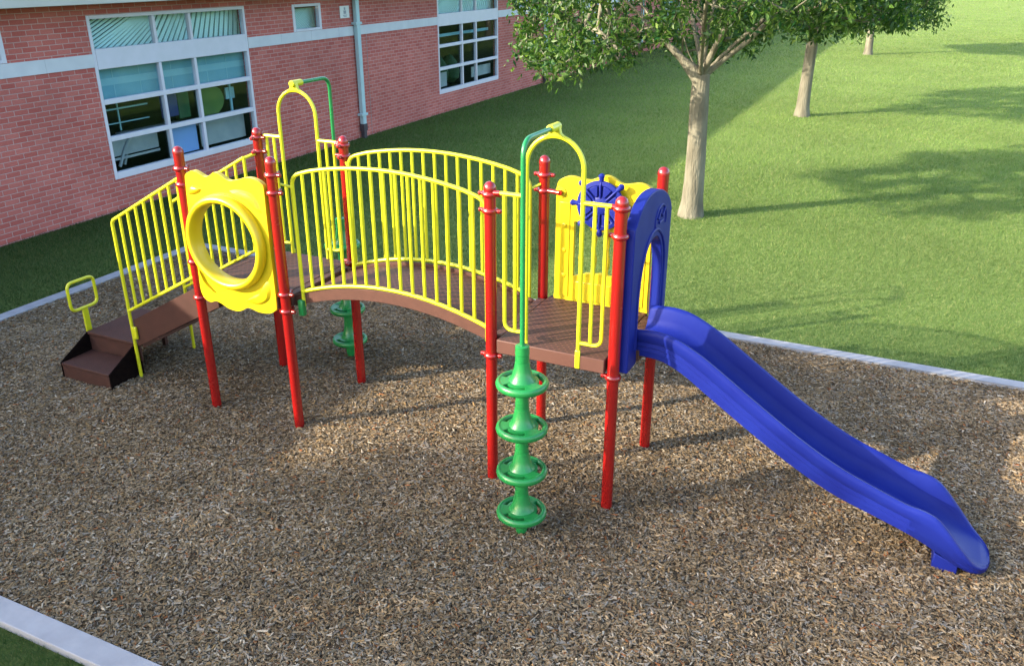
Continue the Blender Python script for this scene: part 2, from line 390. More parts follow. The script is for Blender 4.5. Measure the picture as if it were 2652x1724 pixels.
def wall_mesh():
    ss = sorted({S0, S1} | {o[0] for o in openings} | {o[1] for o in openings}); zs = sorted({-.1, ZT} | {o[2] for o in openings} | {o[3] for o in openings})
    bm = bmesh.new(); uvl = bm.loops.layers.uv.new('UVMap'); vd = {}
    def vt(s_, z_, o=0):
        k = (round(s_,4), round(z_,4), o)
        if k not in vd: vd[k] = bm.verts.new(Wp(s_, z_, o))
        return vd[k]
    def face(pts):
        f = bm.faces.new([vt(*p) for p in pts])
        for l, p in zip(f.loops, pts): l[uvl].uv = (p[0]+p[2]*1., p[1])
    for i in range(len(ss)-1):
        for j in range(len(zs)-1):
            sm, zm = (ss[i]+ss[i+1])/2, (zs[j]+zs[j+1])/2
            if any(o[0] < sm < o[1] and o[2] < zm < o[3] for o in openings): continue
            face([(ss[i],zs[j],0),(ss[i+1],zs[j],0),(ss[i+1],zs[j+1],0),(ss[i],zs[j+1],0)])
    for a, b_, z0, z1 in openings:
        t = -.2
        face([(a,z0,0),(a,z1,0),(a,z1,t),(a,z0,t)]); face([(b_,z0,0),(b_,z0,t),(b_,z1,t),(b_,z1,0)])
        face([(a,z0,0),(a,z0,t),(b_,z0,t),(b_,z0,0)]); face([(a,z1,0),(b_,z1,0),(b_,z1,t),(a,z1,t)])
    D = -14.
    face([(S0,-.1,0),(S0,ZT,0),(S0,ZT,D),(S0,-.1,D)]); face([(S1,-.1,0),(S1,-.1,D),(S1,ZT,D),(S1,ZT,0)]); face([(S0,-.1,D),(S0,ZT,D),(S1,ZT,D),(S1,-.1,D)])
    me = bpy.data.meshes.new('brick_wall'); bm.to_mesh(me); bm.free(); return me
WALL = link('brick_wall', wall_mesh(), M_BRICK, BLD, smooth=False)
M_STONE = noise_mat('pale_stone_band', (.50,.52,.56), (.56,.58,.61), 3, .8, .1, 90, .2)
M_FRAME = noise_mat('white_window_frame', (.58,.58,.66), (.54,.55,.62), 4, .45, 0, spec=.4)
M_FASC = noise_mat('cream_fascia', (.42,.41,.37), (.46,.45,.41), 2, .5, 0, spec=.4)
M_ROOF = noise_mat('grey_green_roof', (.12,.17,.16), (.16,.21,.2), 2, .5)
cuts = sorted([(a, b) for a, b, _, _ in BIG])
s = S0
for a, b in cuts + [(S1, None)]:
    k = s; band = WB()
    while k < a - 1e-3:
        e = min(k+1.25, a); band.wbox(k+.0, e-.007, 2.905, 3.155, -.03, .022); band.wbox(e-.007, e, 2.908, 3.152, -.03, .017); k = e
    band.obj('stone_band', M_STONE, BLD, smooth=False)
    s = b
f = WB(); f.wbox(S0-.6, S1+.6, 4.10, 4.82, .56, .62); f.obj('fascia', M_FASC, BLD, smooth=False, bevel=.01)
f = WB(); f.wbox(S0-.6, S1+.6, 4.10, 4.14, -.05, .558); f.obj('soffit', M_FASC, BLD, smooth=False)
rf = WB()
rf.add([Wp(S0-.6,4.84,.66), Wp(S1+.6,4.84,.66), Wp(S1+.6,5.3,-7), Wp(S0-.6,5.3,-7), Wp(S1+.6,4.84,-14.6), Wp(S0-.6,4.84,-14.6)], [(0,1,2,3),(3,2,4,5)])
rf.add([Wp(S0-.6,4.80,.66), Wp(S1+.6,4.80,.66), Wp(S1+.6,4.84,.66), Wp(S0-.6,4.84,.66)], [(0,1,2,3)])
rf.obj('roof', M_ROOF, BLD, smooth=False)
# movement joints in the brickwork
M_JOINT = noise_mat('joint_sealant', (.22,.17,.16), (.27,.21,.2), 10, .9)
for sj in (12.45, 26.6):
    j = WB(); j.wbox(sj-.010, sj+.010, 0, 2.90, -.02, .004); j.obj('movement_joint', M_JOINT, BLD, smooth=False)

def glass_mat(name, tint, refl=.06):
    m = bpy.data.materials.new(name); N, L = nt(m); N.remove(N['Principled BSDF'])
    t = N.new('ShaderNodeBsdfTransparent'); t.inputs[0].default_value = (*tint, 1)
    g_ = N.new('ShaderNodeBsdfGlossy'); g_.inputs['Roughness'].default_value = .02
    fr = N.new('ShaderNodeFresnel'); fr.inputs[0].default_value = 1.5
    ad = N.new('ShaderNodeMath'); ad.operation = 'ADD'; ad.inputs[1].default_value = refl; fm = N.new('ShaderNodeMath'); fm.operation = 'MULTIPLY'; fm.inputs[1].default_value = .06; L.new(fr.outputs[0], fm.inputs[0]); L.new(fm.outputs[0], ad.inputs[0])
    mx = N.new('ShaderNodeMixShader'); L.new(ad.outputs[0], mx.inputs[0]); L.new(t.outputs[0], mx.inputs[1]); L.new(g_.outputs[0], mx.inputs[2])
    L.new(mx.outputs[0], N['Material Output'].inputs['Surface']); return m
M_GLASS = glass_mat('window_glass', (.86,.94,.95), .0)
M_TEAL = noise_mat('pale_teal_reflection', (.66,.84,.86), (.72,.88,.88), 3, .5)
M_TEALD = noise_mat('dark_teal_reflection', (.03,.11,.15), (.05,.14,.18), 3, .6)
M_BLIND = noise_mat('teal_roller_blind', (.16,.34,.42), (.20,.39,.47), 2, .7)
M_BLINDL = noise_mat('light_blind_strip', (.26,.45,.52), (.30,.49,.55), 2, .7)
M_ROOM = noise_mat('dark_room', (.012,.018,.024), (.02,.03,.04), 2, .9)
M_GREYF = noise_mat('pale_grey_surface', (.40,.39,.40), (.32,.32,.34), 3, .7)
M_SKYB = noise_mat('light_blue_reflection', (.24,.36,.72), (.26,.38,.70), 1, .6)  # board colours imitate things reflected in the glass
M_LIME = noise_mat('lime_reflection', (.085,.15,.02), (.05,.11,.02), 2, .5)
M_NAVY = noise_mat('deep_blue_reflection', (.015,.02,.12), (.015,.03,.14), 2, .5)
M_DGRN = noise_mat('dark_green_reflection', (.012,.06,.025), (.015,.09,.03), 2, .5)
M_PLANT = noise_mat('indoor_plant_green', (.01,.04,.015), (.02,.07,.02), 20, .7)
ROWS = [(2.26, 2.85), (1.52, 2.16), (.78, 1.42)]
def pane(par, a, b, z0, z1):
    p_ = WB(); p_.wbox(a, b, z0, z1, -.070, -.062); return p_.obj('pane', M_GLASS, par, smooth=False)
def roof_reflection(par, a, b, z0, z1, ang0, ang1, pitch):
    """teal strips standing in for a striped roof reflected in the pane: slanted strips clipped to the opening"""
    bk = WB(); bk.wbox(a, b, z0, z1, -.36, -.34); bk.obj('reflection_backing', M_TEALD, par, smooth=False)  # backing and strips imitate a ribbed roof's reflection
    r_ = WB(); x = a - (z1-z0)*1.6
    while x < b + .6:
        t = min(max((x-a)/(b-a), 0), 1); sl = math.tan(ang0*(1-t)+ang1*t)   # lateral run per height
        wd = pitch*.66
        # clip polygon strip [x + sl*z, +wd] against [a,b]
        poly = [(x, z0), (x+wd, z0), (x+wd+sl*(z1-z0), z1), (x+sl*(z1-z0), z1)]
        for side, lim in ((1, a), (-1, b)):
            out = []
            for i in range(len(poly)):
                p0, p1 = poly[i], poly[(i+1) % len(poly)]
                i0 = (p0[0]-lim)*side >= 0; i1 = (p1[0]-lim)*side >= 0
                if i0: out.append(p0)
                if i0 != i1:
                    u = (lim-p0[0])/(p1[0]-p0[0]); out.append((lim, p0[1]+u*(p1[1]-p0[1])))
            poly = out
            if not poly: break
        if len(poly) > 2:
            n = len(poly); vs = [Wp(q[0], q[1], -.30) for q in poly] + [Wp(q[0], q[1], -.325) for q in poly]
            r_.add(vs, [tuple(range(n)), tuple(range(n, 2*n))[::-1]] + [(i, (i+1) % n, n+(i+1) % n, n+i) for i in range(n)])
        x += pitch
    return r_.obj('reflected_stripes', M_TEAL, par, smooth=False)
for wi, (a, b, m1, m2) in enumerate(BIG):
    fr = WB(); fw_ = .075; mh = .040
    o0, o1 = -.10, .012
    fr.wbox(a, a+fw_, .64, 3.87, o0, o1); fr.wbox(b-fw_, b, .64, 3.87, o0, o1)
    fr.wbox(a+fw_, b-fw_, .64, .78, o0, o1+.003); fr.wbox(a+fw_, b-fw_, 3.80, 3.87, o0, o1+.003)
    fr.wbox(a+fw_, b-fw_, 2.85, 3.24, o0, o1+.006)
    for m_ in (m1, m2):
        fr.wbox(m_-mh, m_+mh, .78, 2.85, o0, o1-.006); fr.wbox(m_-mh, m_+mh, 3.24, 3.80, o0, o1-.006)
    for zc0, zc1 in ((1.42, 1.52), (2.16, 2.26)): fr.wbox(a+fw_, b-fw_, zc0, zc1, o0, o1-.002)
    F = fr.obj('window', M_FRAME, BLD, smooth=False, bevel=.006, seg=1)
    F['label'] = ['tall white framed window behind the play stairs', 'tall white framed window right of the near downspout', 'far white framed window behind the tree leaves', 'farthest white framed window'][wi]
    cols = [(a+fw_, m1-mh), (m1+mh, m2-mh), (m2+mh, b-fw_)]
    for (ca, cb) in cols:
        for z0, z1 in ROWS + [(3.24, 3.80)]: pane(F, ca, cb, z0, z1)
    for k, (ca, cb) in enumerate(cols):
        roof_reflection(F, ca+(.22 if k else -.1), cb+(.30 if k < 2 else .7), 3.15, 3.86, [R(66), R(40), R(24)][k], [R(50), R(28), R(2)][k], [.17, .16, .17][k])
    # dark room behind
    rm = WB(); d0 = -3.2
    rm.add([Wp(a-.5,.3,-.21), Wp(b+.5,.3,-.21), Wp(b+.5,3.15,-.21), Wp(a-.5,3.15,-.21), Wp(a-.5,.3,d0), Wp(b+.5,.3,d0), Wp(b+.5,3.15,d0), Wp(a-.5,3.15,d0)],
           [(4,5,6,7),(0,1,5,4),(3,2,6,7),(0,3,7,4),(1,2,6,5)])
    rm.obj('room', M_ROOM, F, smooth=False)
    if wi == 0:
        for (ca, cb) in [(a+.03, b+.3)]:
            bl = WB(); bl.wbox(ca-.02, cb+.02, 2.2, 2.9, -.20, -.195); bl.obj('roller_blind', M_BLIND, F, smooth=False)
            bl = WB(); bl.wbox(ca-.02, cb+.02, 2.50, 2.64, -.193, -.189); bl.obj('blind_hem', M_BLINDL, F, smooth=False)
        for sx in (3.35, 4.05, 4.95, 6.05, 6.7):
            bl = WB(); bl.wbox(sx, sx+.018, 2.2, 2.9, -.194, -.190); bl.obj('blind_seam', M_BLINDL, F, smooth=False)
        q = WB(); q.wbox(2.95, 4.4, 1.95, 1.98, -.5, -.46); q.wbox(2.95, 4.4, 1.66, 1.68, -.5, -.46); q.wbox(3.6, 3.63, 1.5, 2.2, -.52, -.5); q.obj('wall_shelf', M_BLINDL, F, smooth=False)
        q = WB(); q.wbox(6.9, 6.96, .8, 2.2, -.4, -.36); q.wbox(6.78, 7.08, 1.75, 2.02, -.42, -.38); q.obj('display_stand', M_BLINDL, F, smooth=False)
        q = WB(); q.wbox(5.62, 6.95, 1.30, 1.34, -.9, -.25); q.wbox(3.7, 5.4, 1.38, 1.41, -.8, -.3)
        # curved table legs
        pts = [Wp(3.25+.5*t, .80+.62*math.sin(t*1.4), -.32) for t in [k/12 for k in range(13)]]
        q.tube(pts, .035, 8); q.tube([Wp(3.45,.8,-.4), Wp(3.6,1.1,-.4), Wp(3.75,1.38,-.4)], .03, 8)
        q.obj('desk', M_GREYF, F)
        q = WB(); q.wbox(4.60, 5.42, .80, 1.40, -.155, -.145); q.obj('blue_reflection', M_SKYB, F, smooth=False)  # coloured and grey boards here imitate reflections in the panes
        q = WB(); q.wbox(5.66, 7.2, .80, 1.36, -.30, -.28); q.obj('grey_reflection', M_GREYF, F, smooth=False)
        q = WB(); q.wbox(3.0, 4.42, 1.02, 1.36, -.36, -.34); q.wbox(3.0, 4.42, .94, .99, -.34, -.32); q.obj('low_grey_reflection', M_GREYF, F, smooth=False)
        q = WB(); n = 24
        pts = [(6.02 - 0, 1.5), (6.30, 1.5)] + [(6.24+.30*math.cos(t), 1.82+.30*math.sin(t)) for t in np.linspace(-1.1, 1.6, 12)] + [(5.66, 2.12), (5.66, 1.5)]
        q.add([Wp(p[0], p[1], -.24) for p in pts] + [Wp(p[0], p[1], -.27) for p in pts], [tuple(range(len(pts))), tuple(range(len(pts), 2*len(pts)))[::-1]] + [(i, (i+1) % len(pts), len(pts)+(i+1) % len(pts), len(pts)+i) for i in range(len(pts))])
        q.obj('lime_reflection', M_LIME, F, smooth=False)
        q = WB(); q.wbox(4.62, 5.1, 1.62, 2.1, -.32, -.29); q.obj('navy_reflection', M_NAVY, F, smooth=False)
        q = WB(); q.wbox(5.12, 5.46, 1.54, 2.16, -.32, -.29); q.obj('green_reflection', M_DGRN, F, smooth=False)
    else:
        q = WB(); q.wbox(a+.2, b-.2, 2.46, 2.56, -.34, -.31); q.obj('rail_shelf', M_BLIND, F, smooth=False)
        for (ga, gb, gz0, gz1) in ((a+.35, a+1.05, .80, 1.28), (m2+.1, b-.1, .88, 1.25)):
            q = WB(); q.wbox(ga, gb, gz0, gz1, -.30, -.28); q.obj('grey_reflection', M_GREYF, F, smooth=False)  # board imitates a pale reflection in the pane
        for (sx, rr, hh) in ((a+1.35, .34, .95), (m1+.35, .38, 1.0)):
            q = WB(); prof = [(.12*rr/.3, .78), (rr*.9, .95), (rr, 1.2), (rr*.75, 1.5), (rr*.3, 1.72), (.001, 1.78)]
            q.lathe(prof, Wp(sx, 0, -.75), 16)
            q.obj('indoor_plant', M_PLANT, F)
for (a, b) in SMALL:
    fr = WB(); fr.wbox(a, a+.1, 3.16, 3.83, -.1, .014); fr.wbox(b-.1, b, 3.16, 3.83, -.1, .014); fr.wbox(a+.1, b-.1, 3.76, 3.83, -.1, .017); fr.wbox(a+.1, b-.1, 3.16, 3.22, -.1, .017)
    F = fr.obj('window', M_FRAME, BLD, smooth=False, bevel=.006, seg=1, label='small square window above the stone band')
    pane(F, a+.1, b-.1, 3.22, 3.76)
    roof_reflection(F, a+.05, b+.35, 3.12, 3.70, R(58), R(48), .085)
M_SPOUT = noise_mat('pale_teal_downspout', (.34,.50,.54), (.38,.54,.58), 3, .45)
M_BOOT = noise_mat('dark_cast_boot', (.04,.035,.045), (.06,.05,.06), 8, .6)
for sx, lb in ((11.88, 'near pale teal downspout with dark boot'), (25.95, 'far pale teal downspout'), (40.2, 'farthest pale teal downspout')):
    d = WB(); d.wbox(sx-.085, sx+.085, .38, 4.09, .03, .16); D_ = d.obj('downspout', M_SPOUT, BLD, bevel=.02, smooth=False, label=lb)
    for zb in (.68, 3.23):
        k = WB(); k.wbox(sx-.15, sx+.15, zb-.035, zb+.035, .005, .175); k.obj('bracket', M_SPOUT, D_, smooth=False, bevel=.006)
    k = WB(); k.wbox(sx-.10, sx+.10, .20, .41, .02, .175); k.wbox(sx-.075, sx+.075, -.05, .22, .035, .155); k.obj('boot', M_BOOT, D_, smooth=False, bevel=.012)
sg = WB(); sg.wbox(11.21, 11.65, 3.39, 3.71, .004, .02); SG = sg.obj('wall_sign', noise_mat('sign_white', (.62,.64,.63), (.66,.68,.67), 2, .5), BLD, smooth=False, label='small white notice plate beside the near downspout')
sg = WB()
sg.wbox(11.40,11.47,3.60,3.67,.0215,.024); sg.wbox(11.375,11.495,3.50,3.59,.0215,.024); sg.wbox(11.34,11.53,3.455,3.475,.0215,.024); sg.wbox(11.36,11.51,3.42,3.437,.0215,.024)
sg.obj('sign_marking', noise_mat('sign_grey', (.25,.28,.32), (.3,.32,.36), 2, .6), SG, smooth=False)

# ================================================================== TREES
M_BARK = noise_mat('pale_bark', (.215,.20,.15), (.125,.113,.083), 7, .9, .7, 26, .05, detail=8, stretch=(1,1,.22), bdist=.045)
M_LEAF = attr_mat('leaf', .45, .42, .35)
def crown_tree(seed, nclus, nleaf, Rc=3.85, zb=3.2, zt=8.8, fork=2.75):
    r_ = np.random.default_rng(seed); rd = random.Random(seed)
    # cluster centres
    P = []
    while len(P) < nclus:
        a = r_.uniform(0, 2*math.pi); rr = Rc*math.sqrt(r_.uniform(.02, 1)); z = zb + (zt-zb)*r_.uniform(0, 1)**1.35
        t = (z-zb)/(zt-zb)
        lim = Rc*(1-.06*math.sin(3*a+seed)-.08*math.sin(5*a+2))*math.sqrt(max(1-(max(t-.18,0)/.82)**2, 0))*(.90+.10*min(t/.15,1))
        if rr > lim: continue
        if rr < lim*.62 and t < .75 and r_.uniform() < .62: continue
        if rr < 1.7 and z < 4.4 and r_.uniform() < .55: continue
        px_, py_ = rr*math.cos(a)/Rc, rr*math.sin(a)/Rc
        zz = z - .40*(rr/Rc)**2*(1 if px_ < 0 else .3) + r_.normal(0,.10) + .95*max(0, px_)*max(0, 1-t*2) + .75*max(0, -py_)*(1 if px_ > -.1 else .35)*max(0, 1-t*2)
        P.append(V((rr*math.cos(a), rr*math.sin(a), zz)))
    # skeleton: trunk, then limbs
    nodes = []; par = []
    def add(p, q): nodes.append(V(p)); par.append(q); return len(nodes)-1
    k = add((0,0,-.15), -1)
    for z in (0, .3, .7, 1.2, 1.7, 2.2, fork): k = add((.015*math.sin(z*1.7), .02*math.cos(z), z), k)
    kf = k; kk = k
    leader = []
    for i in range(5): kk = add(nodes[kk] + V((rd.uniform(-.12,.12), rd.uniform(-.12,.12), .85)), kk); leader.append(kk)
    for i in range(12):
        a = 2*math.pi*i/12 + rd.uniform(-.2,.2); el = [R(34), R(52), R(66)][i % 3] ; start = kf if i % 3 != 2 else leader[0]
        if i % 3 == 0: start = kf-0
        d = V((math.cos(a)*math.cos(el), math.sin(a)*math.cos(el), math.sin(el))); q = start
        for j in range(5):
            d = (d + V((0,0,.12-.05*j)) + V((rd.uniform(-.16,.16), rd.uniform(-.16,.16), rd.uniform(-.1,.1)))).normalized()
            q = add(nodes[q] + d*.55, q)
    start_ok = kf
    order = sorted(range(len(P)), key=lambda i: (P[i]-nodes[kf]).length)
    tips = []
    arr = np.array([tuple(n) for n in nodes])
    for i in order:
        c_ = P[i]; arr = np.array([tuple(n) for n in nodes])
        dd = np.linalg.norm(arr-np.array(tuple(c_)), axis=1); dd[:start_ok-0] += 50
        dz = arr[:,2] - c_.z; dd = dd + np.maximum(dz, 0)*.5
        j = int(np.argmin(dd)); L0 = (c_-nodes[j]).length
        n = max(1, int(L0/.4)); q = j; st = nodes[j].copy()
        for t in range(1, n+1):
            u = t/n; pt = st.lerp(c_, u) + V((rd.uniform(-.06,.06), rd.uniform(-.06,.06), .10*math.sin(u*math.pi)+rd.uniform(-.04,.04)))*(1 if t < n else 0)
            q = add(pt, q)
        tips.append(q)
    N_ = len(nodes); cnt = [0.]*N_
    for t in tips: cnt[t] += 1
    for i in range(N_-1, 0, -1):
        if par[i] >= 0: cnt[par[i]] += cnt[i]
    tot = cnt[kf]
    rad = [min(.072, max(.005, .125*(c_/tot)**.44)) for c_ in cnt]
    for i, p_ in enumerate(nodes[:kf+1]):
        z = p_.z; rad[i] = .186 + .035*max(0, 1-z/1.6) + .055*max(0, 1-z/.35)
    tr = MB()
    # branch chains
    ch = {i: [] for i in range(N_)}
    for i in range(1, N_): ch[par[i]].append(i)
    stack = [(0, None)]
    while stack:
        s_, pre = stack.pop(); chain = [pre] if pre is not None else []
        q = s_
        while True:
            chain.append(q)
            if not ch[q]: break
            nx = max(ch[q], key=lambda t: cnt[t])
            for o_ in ch[q]:
                if o_ != nx: stack.append((o_, q))
            q = nx
        if len(chain) > 1:
            rs = [rad[t] for t in chain]
            if pre is not None: rs[0] = min(rs[0], rs[1]*1.45)
            mx = max(rs); n = 20 if mx > .15 else (10 if mx > .05 else (6 if mx > .015 else 4))
            tr.tube([nodes[t] for t in chain], rs, n, cap=(n > 10))
    # leaves
    C = []; 
    for i, c_ in enumerate(P):
        k = int(nleaf*r_.uniform(.55, 1.4)); sp = r_.uniform(.26, .50)
        q = r_.normal(0, 1, (k, 3)); q /= np.linalg.norm(q, axis=1)[:,None]; q *= (r_.uniform(0,1,(k,1))**.5)*sp
        q[:,2] *= .72
        C.append(q + np.array(tuple(c_)))
    C = np.concatenate(C); n = len(C)
    yaw = r_.uniform(0, 2*math.pi, n); drop = r_.uniform(-1.35, .25, n); ln = r_.uniform(.085, .17, n); wd = ln*r_.uniform(.32, .46, n)
    ax = np.stack([np.cos(yaw)*np.cos(drop), np.sin(yaw)*np.cos(drop), np.sin(drop)], 1)
    rv = r_.normal(0, 1, (n,3)); sd = np.cross(ax, rv); sd /= np.linalg.norm(sd, axis=1)[:,None]; up = np.cross(sd, ax)
    l = ln[:,None]; w_ = (wd/2)[:,None]
    q = [C, C+ax*l*.42-sd*w_+up*w_*.45, C+ax*l, C+ax*l*.42+sd*w_+up*w_*.45]
    verts = np.stack(q, 1).reshape(-1,3); b = (np.arange(n)*4)[:,None]
    f_ = np.concatenate([b, b+1, b+2, b, b+2, b+3], 1).ravel()
    pal = np.array([(.032,.078,.014),(.048,.100,.018),(.075,.140,.026),(.016,.050,.011),(.125,.185,.042),(.014,.066,.018)])
    col = pal[r_.choice(6, n, p=[.25,.25,.18,.16,.10,.06])]*r_.uniform(.8,1.25,n)[:,None]
    col = np.repeat(np.concatenate([col, np.ones((n,1))], 1), 4, 0)
    return tr, mesh_np('crown', verts, f_, 3, col)
def make_tree(seed, loc, rz, label, group, nclus, nleaf, **kw):
    root = empty('lawn_tree', loc, label, 'tree', group, rz)
    tr, me = crown_tree(seed, nclus, nleaf, **kw)
    t = tr.obj('trunk', M_BARK, None, sharp=60); t.parent = root
    cr = link('crown', me, M_LEAF, None, smooth=False); cr.parent = root
    return root
def copy_tree(o, par_=None):
    c_ = o.copy(); COL.objects.link(c_)
    if par_ is not None: c_.parent = par_
    for ch in list(o.children):
        copy_tree(ch, c_)
    return c_
GT = 'young trees standing on the lawn'
T1 = make_tree(5, (1.73, 10.62, 0), 0.0, 'nearest and largest tree, pale trunk standing on the lawn behind the slide', GT, 620, 78)
T2 = copy_tree(T1); T2.location = (1.98, 24.7, 0); T2.rotation_euler = (0,0,2.1); T2['label'] = 'second tree behind the nearest one, pale trunk partly hidden by leaves'
T3 = copy_tree(T1); T3.location = (2.22, 48.5, 0); T3.rotation_euler = (0,0,4.0); T3['label'] = 'third and farthest visible tree trunk, seen through hanging leaves'
T4 = copy_tree(T1); T4.location = (11.35, 63.5, 0); T4.rotation_euler = (0,0,1.0); T4['label'] = 'distant tree with its trunk at the right edge of the lawn'
T5 = copy_tree(T1); T5.scale = (1.18,1.18,1.15); T5.location = (-11.2, -16.4, 0); T5.rotation_euler = (0,0,3.1); T6 = copy_tree(T1); T6.scale = (1.18,1.18,1.15); T6.location = (-14.2, -18.0, 0); T6.rotation_euler = (0,0,5.2); T6['label'] = 'farther of two unseen trees added beyond the building end to shade the mulch'
T5['label'] = 'nearer of two unseen trees added beyond the building end to shade the mulch'  # both trees are out of view, put in to shade the near mulch

# ================================================================== PLAY STRUCTURE
PS = empty('play_structure', (1.22, .61, 0), 'colourful playground structure with arched bridge and blue slide on wood mulch', 'playground')
def part(mb, name, mat, par=PS, **k): return mb.obj(name, mat, par, **k)
ZD = 1.575; ZDB = 1.44
posts = {1:(-1.22,0),2:(0,0),3:(-1.22,1.22),4:(0,1.22),5:(2.44,0),6:(3.66,0),7:(2.44,1.22),8:(3.66,1.22)}
rings = {1:[1.38,1.80,2.66,2.83],2:[1.42,1.61,2.70,2.88],3:[1.41,1.60,2.79,2.95],4:[1.41,1.60,2.84,2.96],5:[1.39,2.80,2.95],6:[1.41,2.72,2.96],7:[1.40,2.71,2.87],8:[1.41,2.72]}
ears = {1:(0,90),2:(0,90),3:(0,-90),4:(180,-90),5:(0,180),6:(180,90),7:(180,0),8:(180,-90)}
PR = .0545
for k, (x, y) in posts.items():
    p = MB(); p.lathe([(PR,-.1),(PR,3.005)], (x,y,0), 28); P = part(p, 'post', M_RED)
    cp = MB(); cp.lathe([(PR+.003,2.985),(PR+.003,3.005)]+[((PR+.002)*math.cos(a),3.005+(PR+.004)*math.sin(a)) for a in [R(t) for t in (10,25,40,55,68,80,90)]], (x,y,0), 28)
    part(cp, 'post_cap', M_RED, P)
    for z in rings[k]:
        r = MB(); r.lathe([(PR+.001,z-.024),(PR+.012,z-.022),(PR+.020,z-.010),(PR+.022,z),(PR+.020,z+.010),(PR+.012,z+.022),(PR+.001,z+.024)], (x,y,0), 28)
        for a in ears[k]:
            d = V((math.cos(R(a)), math.sin(R(a)), 0)); c0 = V((x,y,z)) + d*(PR+.008)
            r.tube([c0, c0+d*.045, c0+d*.052], [.021,.021,.012], 12)
            sd = V((-d.y, d.x, 0)); r.tube([c0+d*.03-sd*.026, c0+d*.03+sd*.026], .010, 8)
        part(r, 'clamp_collar', M_RED, P)
# decks
for x0 in (-1.22, 2.44):
    d = MB(); d.box((x0+.075, -.045, ZDB), (x0+1.145, 1.265, ZD)); d.box((x0-.02, .075, ZDB+.003), (x0+.07, 1.145, ZD-.003)); d.box((x0+1.15, .075, ZDB+.003), (x0+1.24, 1.145, ZD-.003))
    part(d, 'deck', M_DECK, bevel=.008)
# bridge
def arcz(x, z0, rise, hw=1.12): u = (x-1.22)/hw; return z0 + rise*(1-u*u)
xs = [ .02 + 2.40*k/40 for k in range(41)]
b = MB(); b.loft([[(x,.155,arcz(x,ZD-.02,.19)),(x,1.065,arcz(x,ZD-.02,.19)),(x,1.065,arcz(x,ZD-.06,.19)),(x,.155,arcz(x,ZD-.06,.19))] for x in xs])
BR = part(b, 'arched_bridge', M_DECK)
for y0, y1 in ((.125,.150),(1.07,1.095)):
    b = MB(); b.loft([[(x,y0,arcz(x,ZD+.01,.195)),(x,y1,arcz(x,ZD+.01,.195)),(x,y1,arcz(x,ZD-.115,.195)),(x,y0,arcz(x,ZD-.115,.195))] for x in xs])
    part(b, 'bridge_fascia', M_BRN, BR, bevel=.005)
RT, RB = .0210, .0176
for y in (.125, 1.10):
    xa, xb = .14, 2.335; n = 30
    top = [(x, y, arcz(x, 2.86, .155)) for x in [xa+.10+(xb-xa-.20)*k/n for k in range(n+1)]]
    pts = [(xa,y,1.50),(xa,y,2.60)] + [V((xa,y,2.60)).lerp(V((xa,y,arcz(xa,2.86,.155))), .5)]
    left = fillet([(xa,y,2.6),(xa,y,arcz(xa,2.86,.155)-.012),top[2]], .11, 6); right = fillet([top[-3],(xb,y,arcz(xb,2.86,.155)-.012),(xb,y,2.6)], .11, 6)
    path = [V((xa,y,1.50))] + left[:-1] + [V(t) for t in top[2:-2]] + right[1:] + [V((xb,y,1.50))]
    r = MB(); r.tube(path, RT, 12); RL = part(r, 'bridge_railing', M_YEL, label='front bridge railing' if y < 1 else 'rear bridge railing')
    r = MB(); r.tube([(x,y,arcz(x,1.605,.205)) for x in [xa+(xb-xa)*k/30 for k in range(31)]], RT, 12); part(r, 'bottom_rail', M_YEL, RL)
    for xe, sg_ in ((xa,-1),(xb,1)):
        r = MB(); r.box((xe-.022,y-.008,1.45),(xe+.022,y+.008,1.56)); part(r, 'foot_tab', M_YEL, RL, bevel=.006)
        r = MB(); yq = 0 if y < 1 else 1.22
        r.tube([(xe,y,2.74),(xe+sg_*.085,y+(yq-y)*.6,2.78)], .014, 8); part(r, 'railing_bracket', M_YEL, RL)
    for k in range(1, 16):
        x = xa + (xb-xa)*k/16
        r = MB(); r.tube([(x,y,arcz(x,1.605,.205)),(x,y,arcz(x,2.86,.155))], RB, 10, cap=False); part(r, 'baluster', M_YEL, RL)
# green bracket under the bridge ends
for (x, y) in ((.13,.10),(.13,1.12)):
    r = MB(); r.box((x-.04,y-.03,1.35),(x+.03,y+.035,1.53)); part(r, 'bridge_hanger', M_GRN, BR, bevel=.015)

